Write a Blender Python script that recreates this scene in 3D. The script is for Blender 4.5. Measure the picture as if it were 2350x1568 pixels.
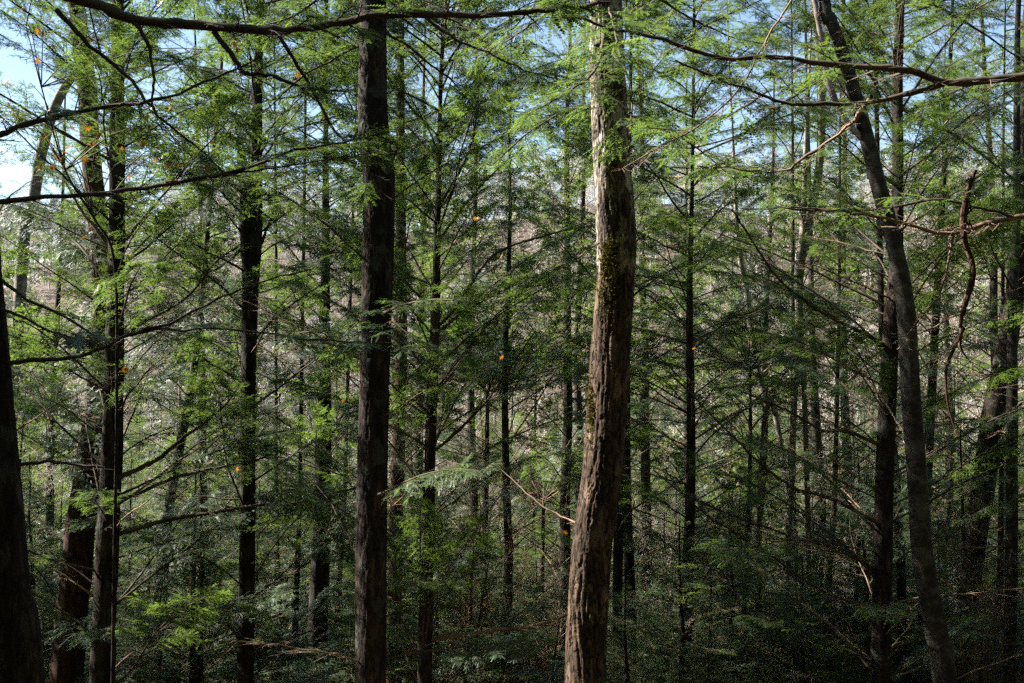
import bpy, math, random
import numpy as np
from mathutils import Vector, Matrix
R = math.radians
for o in list(bpy.data.objects): bpy.data.objects.remove(o)
scene = bpy.context.scene
COL = scene.collection

# ------------------------------------------------------------------ camera, sky, sun, exposure
TANH = 0.45                                   # half-width of the view at distance 1
CAMZ = 1.6
cam = bpy.data.cameras.new('camera'); camo = bpy.data.objects.new('camera', cam); COL.objects.link(camo)
camo.location = (0, 0, CAMZ); camo.rotation_euler = (R(90), 0, 0)
cam.sensor_width = 36; cam.lens = 18/TANH; cam.clip_end = 5000; cam.clip_start = 0.05
scene.camera = camo
SUN_EL, SUN_AZ = R(40), R(-76)                # azimuth from the view direction, negative = left
S = Vector((math.sin(SUN_AZ)*math.cos(SUN_EL), math.cos(SUN_AZ)*math.cos(SUN_EL), math.sin(SUN_EL)))
w = bpy.data.worlds.new('World'); scene.world = w; w.use_nodes = True
nt = w.node_tree; nt.nodes.clear()
sky = nt.nodes.new('ShaderNodeTexSky'); sky.sky_type = 'NISHITA'; sky.sun_disc = False
sky.sun_elevation = SUN_EL; sky.sun_rotation = SUN_AZ; sky.altitude = 300; sky.air_density = 1.0; sky.dust_density = 0.35; sky.ozone_density = 1.0
bg = nt.nodes.new('ShaderNodeBackground'); bg.inputs[1].default_value = 0.05
wo = nt.nodes.new('ShaderNodeOutputWorld')
nt.links.new(sky.outputs[0], bg.inputs[0]); nt.links.new(bg.outputs[0], wo.inputs[0])
sl = bpy.data.lights.new('sun', 'SUN'); sl.energy = 5.0; sl.angle = R(0.5); sl.color = (1, 0.95, 0.86)
so = bpy.data.objects.new('sun', sl); COL.objects.link(so); so.rotation_euler = S.to_track_quat('Z', 'Y').to_euler()
scene.view_settings.view_transform = 'Standard'; scene.view_settings.look = 'None'
scene.view_settings.exposure = 2.25; scene.view_settings.gamma = 1; scene.view_settings.use_curve_mapping = False
scene.render.engine = 'CYCLES'
cy = scene.cycles
cy.use_adaptive_sampling = True; cy.adaptive_threshold = 0.03; cy.max_bounces = 3; cy.diffuse_bounces = 1; cy.glossy_bounces = 1; cy.transmission_bounces = 2; cy.transparent_max_bounces = 4
cy.use_denoising = False; cy.caustics_reflective = False; cy.caustics_refractive = False; cy.sample_clamp_indirect = 4

# ------------------------------------------------------------------ helpers
def ground_z(x, y):
    x = np.asarray(x, float); y = np.asarray(y, float)
    near = -0.38*y
    # slope down to a valley, then the far hillside
    s = np.clip((y-50)/45, 0, 1); s = s*s*(3-2*s)
    z = near*(1-s) + (-24.0)*s
    h = np.clip((y-90)/230, 0, 1); h = h*h*(3-2*h)
    ridge = 57 + 3.5*np.sin(x*0.021+1.0) + 2*np.sin(x*0.06) + 0.035*x
    z = z + h*ridge
    z = z + 0.15*np.sin(x*0.9+y*0.4)*np.cos(y*0.7-x*0.3)
    return np.where(y < -40, 15.2 + 0*y, z)

def gz(x, y): return float(ground_z(x, y))
def P(px, py, Y):                              # a point of the photo (2350 px wide) at distance Y
    return np.array([(px-1175)/1175*TANH*Y, Y, CAMZ+(784-py)/1175*TANH*Y])
def PW(wpx, Y): return wpx/1175*TANH*Y

def norm(a): return a/np.maximum(np.linalg.norm(a, axis=-1, keepdims=True), 1e-9)

def mk_mesh(name, V, F, mat, attr=None, smooth=False):
    """F: list of int arrays, each (n,3) or (n,4)"""
    me = bpy.data.meshes.new(name)
    V = np.ascontiguousarray(V.reshape(-1, 3), np.float32)
    me.vertices.add(len(V)); me.vertices.foreach_set('co', V.ravel())
    F = [f for f in F if len(f)]
    nl = sum(f.size for f in F); npoly = sum(len(f) for f in F)
    me.loops.add(nl); me.polygons.add(npoly)
    me.loops.foreach_set('vertex_index', np.concatenate([f.ravel() for f in F]).astype(np.int32))
    tot = np.concatenate([np.full(len(f), f.shape[1], np.int32) for f in F])
    st = np.concatenate([[0], np.cumsum(tot)[:-1]]).astype(np.int32)
    me.polygons.foreach_set('loop_start', st)
    if smooth: me.polygons.foreach_set('use_smooth', np.ones(npoly, bool))
    if attr is not None:
        a = me.attributes.new('tint', 'FLOAT', 'POINT'); a.data.foreach_set('value', attr.astype(np.float32).ravel())
    me.update(calc_edges=True)
    if mat: me.materials.append(mat)
    return me

def link(name, me, parent=None, loc=None):
    o = bpy.data.objects.new(name, me); COL.objects.link(o)
    if parent is not None: o.parent = parent
    if loc is not None: o.location = loc
    return o
def tag(o, label=None, cat=None, group=None, kind=None):
    if label: o['label'] = label
    if cat: o['category'] = cat
    if group: o['group'] = group
    if kind: o['kind'] = kind
    return o

def tubes(Pn, Rn, S=5, ref=None):
    """Pn (N,K,3) Rn (N,K) -> V, quads"""
    N, K, _ = Pn.shape
    T = np.empty_like(Pn); T[:, 1:-1] = Pn[:, 2:]-Pn[:, :-2]; T[:, 0] = Pn[:, 1]-Pn[:, 0]; T[:, -1] = Pn[:, -1]-Pn[:, -2]
    T = norm(T)
    mean = norm(Pn[:, -1]-Pn[:, 0])
    rf = np.where(np.abs(mean[:, 2:3]) > 0.8, np.array([[0, 1., 0]]), np.array([[0, 0, 1.]]))[:, None, :]
    U = norm(np.cross(T, np.broadcast_to(rf, T.shape))); W = np.cross(T, U)
    a = np.arange(S)*2*math.pi/S
    V = Pn[:, :, None, :] + Rn[:, :, None, None]*(np.cos(a)[None, None, :, None]*U[:, :, None, :]+np.sin(a)[None, None, :, None]*W[:, :, None, :])
    b = (np.arange(N)*K*S)[:, None, None] + (np.arange(K-1)*S)[None, :, None]
    i = np.arange(S)[None, None, :]; j = (i+1) % S
    Q = np.stack([b+i, b+j, b+S+j, b+S+i], -1).reshape(-1, 4)
    return V.reshape(-1, 3), Q

def catmull(pts, n):
    pts = np.asarray(pts, float)
    ext = np.vstack([2*pts[0]-pts[1], pts, 2*pts[-1]-pts[-2]])
    m = len(pts)-1
    t = np.linspace(0, m, n); i = np.minimum(t.astype(int), m-1); f = (t-i)[:, None]
    p0, p1, p2, p3 = ext[i], ext[i+1], ext[i+2], ext[i+3]
    return 0.5*((2*p1)+(-p0+p2)*f+(2*p0-5*p1+4*p2-p3)*f**2+(-p0+3*p1-3*p2+p3)*f**3)

def at_param(Pp, idx, t):
    K = Pp.shape[1]; f = np.clip(t, 0, 0.9999)*(K-1); k = f.astype(int); f = f-k
    if Pp.ndim == 3: f = f[:, None]
    return Pp[idx, k]*(1-f)+Pp[idx, k+1]*f, k

def spawn(rng, Pp, Rp, n, t0, t1, ang, length, K=4, wob=0.12, up=0.0, planar=True, rfac=0.55, rmax=1e9, rend=0.35, tilt=0.15, plane_n=None):
    """children of every parent polyline; length(t, idx) gives their lengths"""
    N = Pp.shape[0]
    idx = np.repeat(np.arange(N), n)
    k = np.tile(np.arange(n), N)
    t = t0+(t1-t0)*(k+rng.random(N*n)*0.9)/n
    pos, kk = at_param(Pp, idx, t)
    r0, _ = at_param(Rp[..., None], idx, t); r0 = r0[:, 0]
    T = norm(Pp[idx, kk+1]-Pp[idx, kk])
    if planar:
        up_v = np.array([0, 0, 1.]) if plane_n is None else plane_n
        side = norm(np.cross(T, np.broadcast_to(up_v, T.shape)))
        side = side*np.where(k % 2, 1, -1)[:, None]
        side = norm(side + rng.normal(0, tilt, side.shape))
    else:
        side = norm(np.cross(T, rng.normal(0, 1, T.shape)))
    a = ang*(1+rng.normal(0, 0.14, len(t)))
    d = np.cos(a)[:, None]*T+np.sin(a)[:, None]*side
    L = length(t, idx)*(0.75+0.5*rng.random(len(t)))
    pts = np.empty((len(t), K, 3)); pts[:, 0] = pos
    for q in range(1, K):
        d = norm(d+rng.normal(0, wob, d.shape)+np.array([0, 0, up]))
        pts[:, q] = pts[:, q-1]+d*(L/(K-1))[:, None]
    r = np.minimum(r0*rfac, rmax)
    rr = r[:, None]*np.linspace(1, rend, K)[None, :]
    return pts, rr, t

# sprig shapes in (along, across), lists of triangles
def tmpl_near():
    v = []; n = 6
    for i in range(n):
        s = 0.04+i*0.155
        l = 0.17*(1-0.35*i/n)
        for sg in (1, -1):
            v += [(s, 0.0), (s+0.12, 0.0), (s+0.11, sg*l)]
    v += [(0.9, -0.04), (0.9, 0.04), (1.06, 0)]
    return np.array(v)
def tmpl_mid():
    v = []
    for s, e, l in ((0.0, 0.4, 0.2), (0.33, 0.72, 0.2), (0.66, 1.0, 0.13)):
        for sg in (1, -1): v += [(s, 0), (e, 0), (e-0.06, sg*l)]
    return np.array(v)
def tmpl_far():
    return np.array([(0, 0), (0.75, 0.26), (1.0, 0.0), (0, 0), (0.8, -0.02), (0.6, -0.28)])
TM = {'near': tmpl_near(), 'mid': tmpl_mid(), 'far': tmpl_far()}

def sprigs(rng, Tw, n, t0, t1, L, tm, droop=0.12, tilt=0.17):
    """leaf sprays both sides of twigs Tw (N,K,3)"""
    N = Tw.shape[0]
    idx = np.repeat(np.arange(N), n); k = np.tile(np.arange(n), N)
    t = t0+(t1-t0)*(k+0.8*rng.random(N*n))/n
    pos, kk = at_param(Tw, idx, t)
    T = norm(Tw[idx, kk+1]-Tw[idx, kk])
    side = norm(np.cross(T, np.broadcast_to(np.array([0, 0, 1.]), T.shape)))*np.where(k % 2, 1, -1)[:, None]
    last = (k == n-1)
    a = np.where(last, 0.1, R(48)*(1+rng.normal(0, 0.22, len(t))))
    d = np.cos(a)[:, None]*T+np.sin(a)[:, None]*side + rng.normal(0, tilt*0.4, T.shape)
    d[:, 2] -= droop*(0.3+rng.random(len(t)))
    d = norm(d)
    nrm = norm(np.array([0, 0, 1.])+rng.normal(0, tilt, T.shape))
    ac = norm(np.cross(nrm, d))
    LL = L*(1.1-0.55*t)*(0.45+0.9*rng.random(len(t)))
    LL = np.where(last, L*0.8, LL)
    x = tm[:, 0]; y = tm[:, 1]
    V = pos[:, None, :]+LL[:, None, None]*(x[None, :, None]*d[:, None, :]+y[None, :, None]*ac[:, None, :])
    V[..., 2] -= (LL[:, None]*0.22*(x**2)[None, :])*rng.random(len(t))[:, None]
    gap = np.sin(pos[:, 0]*9+pos[:, 1]*5)*np.sin(pos[:, 1]*11-pos[:, 0]*4)      # bare stretches here and there
    V = V[rng.random(len(t)) < 0.82+0.3*gap]
    F = np.arange(V.shape[0]*V.shape[1]).reshape(-1, 3)
    tint = np.repeat(rng.random(len(V)), len(x))
    return V.reshape(-1, 3), F, tint

def join(parts):
    Vs = []; Fs = []; o = 0
    for V, F in parts:
        Vs.append(V); Fs.append(F+o); o += len(V)
    return np.concatenate(Vs), Fs

def grow(rng, path, rad, live=1.0, lod='near', tw_space=0.085, tw_len=0.55, start=0.18, fine=True, sides=5, leaf_from=0.0, sprig=0.122, twist=0.0, ang=55):
    """one bough along a polyline: wood and foliage geometry"""
    path = np.asarray(path)[None]; rad = np.asarray(rad)[None]
    Lp = np.linalg.norm(np.diff(path[0], axis=0), axis=1).sum()
    wood = [tubes(path, rad, sides)]
    n = max(3, int((1-start)*Lp/tw_space))
    prof = lambda t, i: tw_len*np.clip(0.35+1.6*(t-start), 0.35, 1)*np.clip((1.12-t)/0.55, 0.12, 1)
    tp, tr, tt = spawn(rng, path, rad, n, start, 0.99, R(ang), prof, K=5, wob=0.09, up=-0.03, rfac=0.4, rmax=0.006, rend=0.3, tilt=0.13)
    wood.append(tubes(tp, np.maximum(tr, 0.0016), 3))
    if fine:
        m = {'near': 6, 'mid': 4, 'far': 0}[lod]
        if live < 0.5: m = int(m*1.3)
        if m:
            sp, sr, st = spawn(rng, tp, tr, m, 0.15, 0.95, R(45), lambda t, i: tw_len*0.36*(1.1-t), K=3, wob=0.14, up=-0.03, rfac=0.6, tilt=0.2)
            wood.append(tubes(sp, np.maximum(sr, 0.0011), 3))
    fol = []; tints = []
    if live > 0:
        keep = (tt > leaf_from) & (rng.random(len(tt)) < live)
        ns = {'near': 13, 'mid': 8, 'far': 5}[lod]
        if keep.any():
            V, F, ti = sprigs(rng, tp[keep], ns, 0.12, 0.98, sprig*(1 if lod == 'near' else 1.05), TM[lod]); fol.append((V, F)); tints.append(ti)
        if fine and m:
            keep2 = np.repeat(keep, m)
            if keep2.any():
                V, F, ti = sprigs(rng, sp[keep2], {'near': 6, 'mid': 4}[lod], 0.1, 0.98, sprig*0.85, TM[lod]); fol.append((V, F)); tints.append(ti)
    W = join(wood)
    if not fol: return W, None
    FV, FF = join(fol)
    return W, (FV, FF, np.concatenate(tints))

# ------------------------------------------------------------------ materials
def new_mat(name):
    m = bpy.data.materials.new(name); m.use_nodes = True; n = m.node_tree; n.nodes.clear()
    return m, n, lambda t: n.nodes.new(t), lambda a, b: n.links.new(a, b)
def ramp(nd, stops):
    cr = nd.color_ramp
    while len(cr.elements) < len(stops): cr.elements.new(0.5)
    for e, (p, c) in zip(cr.elements, stops): e.position = p; e.color = (*c, 1)

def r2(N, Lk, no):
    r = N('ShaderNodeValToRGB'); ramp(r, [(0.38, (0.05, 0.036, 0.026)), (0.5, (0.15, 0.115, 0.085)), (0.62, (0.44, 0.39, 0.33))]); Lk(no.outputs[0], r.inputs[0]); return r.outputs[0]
def bark(name, cols, scale=(14, 14, 2.2), bump=0.6, dist=0.02, rough=0.9, lichen=None, furrow_dark=0.3, pale_above=None):
    m, n, N, Lk = new_mat(name)
    out = N('ShaderNodeOutputMaterial'); bs = N('ShaderNodeBsdfPrincipled'); Lk(bs.outputs[0], out.inputs[0])
    tc = N('ShaderNodeTexCoord'); mp = N('ShaderNodeMapping'); Lk(tc.outputs['Object'], mp.inputs[0]); mp.inputs['Scale'].default_value = scale
    no = N('ShaderNodeTexNoise'); no.inputs['Scale'].default_value = 1; no.inputs['Detail'].default_value = 6; no.inputs['Roughness'].default_value = 0.65; no.inputs['Distortion'].default_value = 0.4
    Lk(mp.outputs[0], no.inputs['Vector'])
    nf = N('ShaderNodeTexNoise'); nf.inputs['Scale'].default_value = 1.7; nf.inputs['Detail'].default_value = 3; nf.inputs['Distortion'].default_value = 0.9; Lk(mp.outputs[0], nf.inputs['Vector'])
    sb = N('ShaderNodeMath'); sb.operation = 'SUBTRACT'; Lk(nf.outputs[0], sb.inputs[0]); sb.inputs[1].default_value = 0.5
    vo = N('ShaderNodeMath'); vo.operation = 'ABSOLUTE'; Lk(sb.outputs[0], vo.inputs[0])
    r = N('ShaderNodeValToRGB'); ramp(r, [(0.3, cols[0]), (0.5, cols[1]), (0.72, cols[2])]); Lk(no.outputs[0], r.inputs[0])
    sm = N('ShaderNodeMapRange'); sm.inputs[1].default_value = 0; sm.inputs[2].default_value = 0.07; sm.inputs[3].default_value = furrow_dark; sm.inputs[4].default_value = 1; Lk(vo.outputs[0], sm.inputs[0])
    mul = N('ShaderNodeMix'); mul.data_type = 'RGBA'; mul.blend_type = 'MULTIPLY'; mul.inputs[0].default_value = 1
    Lk(r.outputs[0], mul.inputs[6]); Lk(sm.outputs[0], mul.inputs[7])
    col = mul.outputs[2]
    if lichen:
        n2 = N('ShaderNodeTexNoise'); n2.inputs['Scale'].default_value = 5; n2.inputs['Detail'].default_value = 5; Lk(tc.outputs['Object'], n2.inputs['Vector'])
        mr = N('ShaderNodeMapRange'); mr.inputs[1].default_value = 0.56; mr.inputs[2].default_value = 0.62; Lk(n2.outputs[0], mr.inputs[0])
        m2 = N('ShaderNodeMix'); m2.data_type = 'RGBA'; Lk(mr.outputs[0], m2.inputs[0]); Lk(col, m2.inputs[6]); m2.inputs[7].default_value = (*lichen, 1)
        col = m2.outputs[2]
    if pale_above is not None:                  # younger, paler bark higher up the stem, with sunlight painted into the paleness
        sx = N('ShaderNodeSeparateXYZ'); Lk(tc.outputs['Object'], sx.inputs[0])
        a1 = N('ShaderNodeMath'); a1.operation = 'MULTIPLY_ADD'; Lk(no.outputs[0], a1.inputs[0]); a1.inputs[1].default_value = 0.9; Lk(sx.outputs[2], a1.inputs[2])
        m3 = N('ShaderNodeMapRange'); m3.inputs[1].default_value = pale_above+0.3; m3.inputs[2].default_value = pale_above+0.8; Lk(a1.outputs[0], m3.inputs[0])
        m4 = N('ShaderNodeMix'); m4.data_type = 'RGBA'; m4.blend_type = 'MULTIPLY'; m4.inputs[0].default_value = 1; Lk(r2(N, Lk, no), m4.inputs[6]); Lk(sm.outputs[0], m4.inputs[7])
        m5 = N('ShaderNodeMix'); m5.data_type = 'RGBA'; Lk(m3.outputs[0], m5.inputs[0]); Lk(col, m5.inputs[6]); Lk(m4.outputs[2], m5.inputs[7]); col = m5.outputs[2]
    Lk(col, bs.inputs['Base Color']); bs.inputs['Roughness'].default_value = rough; bs.inputs['Specular IOR Level'].default_value = 0.25
    ad = N('ShaderNodeMath'); ad.operation = 'ADD'; Lk(no.outputs[0], ad.inputs[0]); Lk(sm.outputs[0], ad.inputs[1])
    b = N('ShaderNodeBump'); b.inputs['Strength'].default_value = bump; b.inputs['Distance'].default_value = dist; Lk(ad.outputs[0], b.inputs['Height']); Lk(b.outputs[0], bs.inputs['Normal'])
    return m

def wood_mat(name, c1, c2, scale=3.0):
    m, n, N, Lk = new_mat(name)
    out = N('ShaderNodeOutputMaterial'); bs = N('ShaderNodeBsdfPrincipled'); Lk(bs.outputs[0], out.inputs[0])
    tc = N('ShaderNodeTexCoord'); no = N('ShaderNodeTexNoise'); no.inputs['Scale'].default_value = scale; no.inputs['Detail'].default_value = 4
    Lk(tc.outputs['Object'], no.inputs['Vector'])
    r = N('ShaderNodeValToRGB'); ramp(r, [(0.35, c1), (0.65, c2)]); Lk(no.outputs[0], r.inputs[0]); Lk(r.outputs[0], bs.inputs['Base Color'])
    bs.inputs['Roughness'].default_value = 0.8; bs.inputs['Specular IOR Level'].default_value = 0.3
    return m

def leaf_mat(name, c1, c2, trans, tfac=0.4, rough=0.42, spec=0.5):
    m, n, N, Lk = new_mat(name)
    out = N('ShaderNodeOutputMaterial'); bs = N('ShaderNodeBsdfPrincipled'); tr = N('ShaderNodeBsdfTranslucent'); ms = N('ShaderNodeMixShader')
    at = N('ShaderNodeAttribute'); at.attribute_name = 'tint'
    oi = N('ShaderNodeObjectInfo')
    ad = N('ShaderNodeMath'); ad.operation = 'MULTIPLY_ADD'; Lk(oi.outputs['Random'], ad.inputs[0]); ad.inputs[1].default_value = 0.45; 
    hf = N('ShaderNodeMath'); hf.operation = 'MULTIPLY'; Lk(at.outputs['Fac'], hf.inputs[0]); hf.inputs[1].default_value = 0.55; Lk(hf.outputs[0], ad.inputs[2])
    mx = N('ShaderNodeMix'); mx.data_type = 'RGBA'; Lk(ad.outputs[0], mx.inputs[0]); mx.inputs[6].default_value = (*c1, 1); mx.inputs[7].default_value = (*c2, 1)
    Lk(mx.outputs[2], bs.inputs['Base Color']); bs.inputs['Roughness'].default_value = rough; bs.inputs['Specular IOR Level'].default_value = spec
    m2 = N('ShaderNodeMix'); m2.data_type = 'RGBA'; Lk(at.outputs['Fac'], m2.inputs[0]); m2.inputs[6].default_value = (*trans, 1); m2.inputs[7].default_value = (trans[0]*0.55, trans[1]*0.7, trans[2]*0.8, 1)
    Lk(m2.outputs[2], tr.inputs[0])
    ms.inputs[0].default_value = tfac; Lk(bs.outputs[0], ms.inputs[1]); Lk(tr.outputs[0], ms.inputs[2]); Lk(ms.outputs[0], out.inputs[0])
    return m

M_HEM = bark('hemlock_bark', [(0.008, 0.005, 0.0033), (0.021, 0.0135, 0.009), (0.1, 0.068, 0.044)], scale=(11, 11, 2.6), lichen=(0.04, 0.042, 0.032))
M_RED = bark('reddish_bark', [(0.03, 0.014, 0.009), (0.07, 0.032, 0.021), (0.14, 0.075, 0.05)])
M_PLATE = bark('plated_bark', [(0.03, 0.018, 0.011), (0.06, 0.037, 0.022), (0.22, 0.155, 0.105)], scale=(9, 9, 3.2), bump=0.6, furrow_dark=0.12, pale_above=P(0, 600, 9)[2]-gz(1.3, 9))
M_BEECH = bark('smooth_grey_bark', [(0.014, 0.011, 0.009), (0.03, 0.025, 0.02), (0.11, 0.095, 0.078)], scale=(6, 6, 8), bump=0.4, lichen=(0.055, 0.053, 0.042), furrow_dark=0.8)
M_PALE = bark('pale_grey_bark', [(0.1, 0.085, 0.07), (0.22, 0.19, 0.16), (0.4, 0.36, 0.31)], scale=(5, 5, 8), bump=0.3, furrow_dark=0.6)
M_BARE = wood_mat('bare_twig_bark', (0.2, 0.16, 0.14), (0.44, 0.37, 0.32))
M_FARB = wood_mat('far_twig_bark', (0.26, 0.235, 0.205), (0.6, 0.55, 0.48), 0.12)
M_TWIG = wood_mat('hemlock_twig_bark', (0.035, 0.025, 0.018), (0.1, 0.072, 0.052))
M_DEAD = wood_mat('dead_twig', (0.08, 0.05, 0.032), (0.28, 0.19, 0.125))
M_LEAF = leaf_mat('hemlock_needles', (0.02, 0.052, 0.032), (0.08, 0.118, 0.042), (0.24, 0.34, 0.05), 0.38, 0.5, 0.4)
M_ORANGE = leaf_mat('orange_leaf', (0.16, 0.055, 0.015), (0.45, 0.17, 0.02), (0.5, 0.17, 0.015), 0.35)
M_MOSS = leaf_mat('moss', (0.06, 0.055, 0.012), (0.17, 0.14, 0.025), (0.1, 0.09, 0.015), 0.2, 0.9, 0.1)

# ------------------------------------------------------------------ ground, one sheet
def build_ground():
    xs = np.concatenate([np.linspace(-2500, -300, 12), np.linspace(-260, 260, 131), np.linspace(300, 2500, 12)])
    ys = np.concatenate([np.linspace(-2500, -60, 10), np.linspace(-40, 380, 211), np.linspace(450, 4000, 14)])
    X, Y = np.meshgrid(xs, ys); Z = ground_z(X, Y)
    Z = np.where(Y > 320, Z-(Y-320)*0.02, Z)
    V = np.stack([X, Y, Z], -1).reshape(-1, 3); nx = len(xs); ny = len(ys)
    i = np.arange(nx-1)[None, :]+np.arange(ny-1)[:, None]*nx
    F = np.stack([i, i+1, i+nx+1, i+nx], -1).reshape(-1, 4)
    m, n, N, Lk = new_mat('leaf_litter')
    out = N('ShaderNodeOutputMaterial'); bs = N('ShaderNodeBsdfPrincipled'); Lk(bs.outputs[0], out.inputs[0])
    tc = N('ShaderNodeTexCoord'); no = N('ShaderNodeTexNoise'); no.inputs['Scale'].default_value = 1.7; no.inputs['Detail'].default_value = 10; Lk(tc.outputs['Object'], no.inputs['Vector'])
    r = N('ShaderNodeValToRGB'); ramp(r, [(0.35, (0.025, 0.016, 0.01)), (0.55, (0.08, 0.052, 0.034)), (0.7, (0.16, 0.11, 0.075))]); Lk(no.outputs[0], r.inputs[0]); Lk(r.outputs[0], bs.inputs[0])
    bs.inputs['Roughness'].default_value = 0.95
    o = link('ground', mk_mesh('ground', V, [F], m, smooth=True)); o['kind'] = 'structure'
build_ground()

# ------------------------------------------------------------------ library of boughs
rng = np.random.default_rng(7)
def std_path(rng, L, K=12, arch=0.35, droop=0.3):
    pts = [np.zeros(3)]; d = np.array([1, 0, arch*0.3]); yaw = rng.normal(0, 0.05)
    for k in range(1, K):
        t = k/(K-1)
        p = arch*(0.35) - droop*t*t + rng.normal(0, 0.05)
        yaw += rng.normal(0, 0.07)
        d = norm(np.array([math.cos(yaw), math.sin(yaw), p]))
        pts.append(pts[-1]+d*L/(K-1))
    return np.array(pts)
LIB = {'live': [], 'outer': [], 'dead': []}
def lib_branch(kind, i):
    L = 2.6*(0.85+0.3*rng.random())
    if kind == 'dead': L *= 0.75
    path = std_path(rng, L, droop=0.35 if kind != 'dead' else 0.15)
    rad = np.linspace(0.017, 0.003, len(path))
    if kind == 'live': W, Fo = grow(rng, path, rad, 0.97, 'near', tw_len=0.62, tw_space=0.072)
    elif kind == 'outer': W, Fo = grow(rng, path, rad, 0.9, 'near', tw_len=0.55, leaf_from=0.42, tw_space=0.085)
    else: W, Fo = grow(rng, path, rad*0.8, 0, 'near', tw_len=0.5, tw_space=0.11, start=0.2, ang=48)
    wm = mk_mesh('branch', W[0], W[1], M_DEAD if kind == 'dead' else M_TWIG)
    fm = mk_mesh('foliage', Fo[0], Fo[1], M_LEAF, Fo[2]) if Fo else None
    LIB[kind].append((wm, fm))
for i in range(6): lib_branch('live', i)
for i in range(5): lib_branch('outer', i)
for i in range(5): lib_branch('dead', i)

def rotz(a): return np.array([[math.cos(a), -math.sin(a), 0], [math.sin(a), math.cos(a), 0], [0, 0, 1]])
def roty(a): return np.array([[math.cos(a), 0, math.sin(a)], [0, 1, 0], [-math.sin(a), 0, math.cos(a)]])
def rotx(a): return np.array([[1, 0, 0], [0, math.cos(a), -math.sin(a)], [0, math.sin(a), math.cos(a)]])

def raw_branches(lod, n, live=0.97, tw_space=0.14, tw_len=0.6, sprig=0.12):
    out = []
    for i in range(n):
        path = std_path(rng, 2.6, K=8, droop=0.35)
        out.append(grow(rng, path, np.linspace(0.018, 0.004, 8), live, lod, tw_space=tw_space, tw_len=tw_len, sprig=sprig, sides=3))
    return out
RAWS = [grow(rng, std_path(rng, 2.6, K=6), np.linspace(0.018, 0.004, 6), 1, 'far', tw_space=0.15, tw_len=0.8, sprig=0.23, sides=3, fine=False) for i in range(4)]
RAW = {'shade': RAWS, 'mid': raw_branches('mid', 5, tw_space=0.1, tw_len=0.7), 'far': raw_branches('far', 4, tw_space=0.2, tw_len=0.7, sprig=0.2),
       'deadmid': raw_branches('mid', 4, live=0, tw_space=0.2, tw_len=0.5)}

def crown_geo(H, z0, z1, lod, lmax=3.2, step=0.2, pitch=18, dead_to=None, top_r=0.15):
    """wood and foliage of a whole hemlock crown on a straight axis, heights z0..z1 of a tree of height H"""
    wood = []; fol = []; tints = []; z = z0; k = 0
    while z < z1:
        f = (H-z)/H
        isd = dead_to is not None and z < dead_to*(0.8+0.4*rng.random())
        br = RAW['deadmid' if isd else lod]; (W, Fo) = br[rng.integers(len(br))]
        s = (lmax*min(1, 1.6*f+0.04)/2.6)*(0.7+0.5*rng.random())
        if isd: s = min(s, 0.9)
        M = rotz(k*2.4+rng.normal(0, .4)) @ roty(-R(pitch+30*(1-f)+rng.normal(0, 9))) @ rotx(rng.normal(0, 0.25)) * s
        o = np.array([0, 0, z])
        wood.append((W[0]@M.T+o, [q for q in W[1]]))
        if Fo is not None and not isd: fol.append((Fo[0]@M.T+o, Fo[1])); tints.append(Fo[2])
        z += step*(0.5+rng.random())*(0.5+0.7*f); k += 1
    def jn(lst):
        V = []; F = []; off = 0
        for v, fs in lst:
            V.append(v)
            for q in fs: F.append(q+off)
            off += len(v)
        return np.concatenate(V), F
    Wd = jn(wood)
    return Wd, (jn(fol), np.concatenate(tints)) if fol else None

def trunk_path(rng, H, lean=0.02, K=14, wig=0.13):
    z = np.linspace(-0.6, H, K); x = np.cumsum(rng.normal(0, wig, K)); y = np.cumsum(rng.normal(0, wig, K)); x -= x[1]; y -= y[1]
    return np.stack([x*0.5+z*lean, y*0.5, z], -1)

# ------------------------------------------------------------------ traced trees
def trunk_geo(path, rad, S=28, n=160, relief=0.0, furrow=14, seed=0, flow=2.0):
    pp = catmull(path, n); rr = np.interp(np.linspace(0, 1, n), np.linspace(0, 1, len(rad)), rad)
    V, Q = tubes(pp[None], rr[None], S)
    V = V.reshape(n, S, 3)
    rg = np.random.default_rng(seed)
    ax = pp[:, None, :]; d = V-ax; Ln = np.concatenate([[0], np.cumsum(np.linalg.norm(np.diff(pp, axis=0), axis=1))])
    a = np.arange(S)*2*math.pi/S
    # large lumps
    lump = 0
    for q in range(5):
        lump = lump+0.03*np.sin((1+q % 3)*a[None, :]+rg.random()*6+Ln[:, None]*rg.normal(0, 1.6))
    f = 1+lump
    if relief > 0:
        h = 0
        for q in range(3):
            fr = [furrow, furrow//2+1, furrow+5][q]; ph = rg.random()*6.28
            wp = sum(rg.uniform(.5, 1.3)*np.sin(Ln[:, None]*rg.uniform(1.5, 9)+(j+1)*a[None, :]+rg.random()*6) for j in range(5))
            on = 0.5+0.5*np.sin(Ln[:, None]*rg.uniform(3, 8)+2*a[None, :]+rg.random()*6)
            sn = np.sin(fr*a[None, :]*0.5*2/2+ph+wp)
            h = h-np.exp(-(sn/0.3)**2)*(0.35+0.65*on)
        h = np.clip(h, -1.3, 0)+0.25*rg.normal(0, 0.35, (n, S))
        f = f+relief*h
    V = ax+d*np.asarray(f)[..., None]
    return V.reshape(-1, 3), Q

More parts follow.
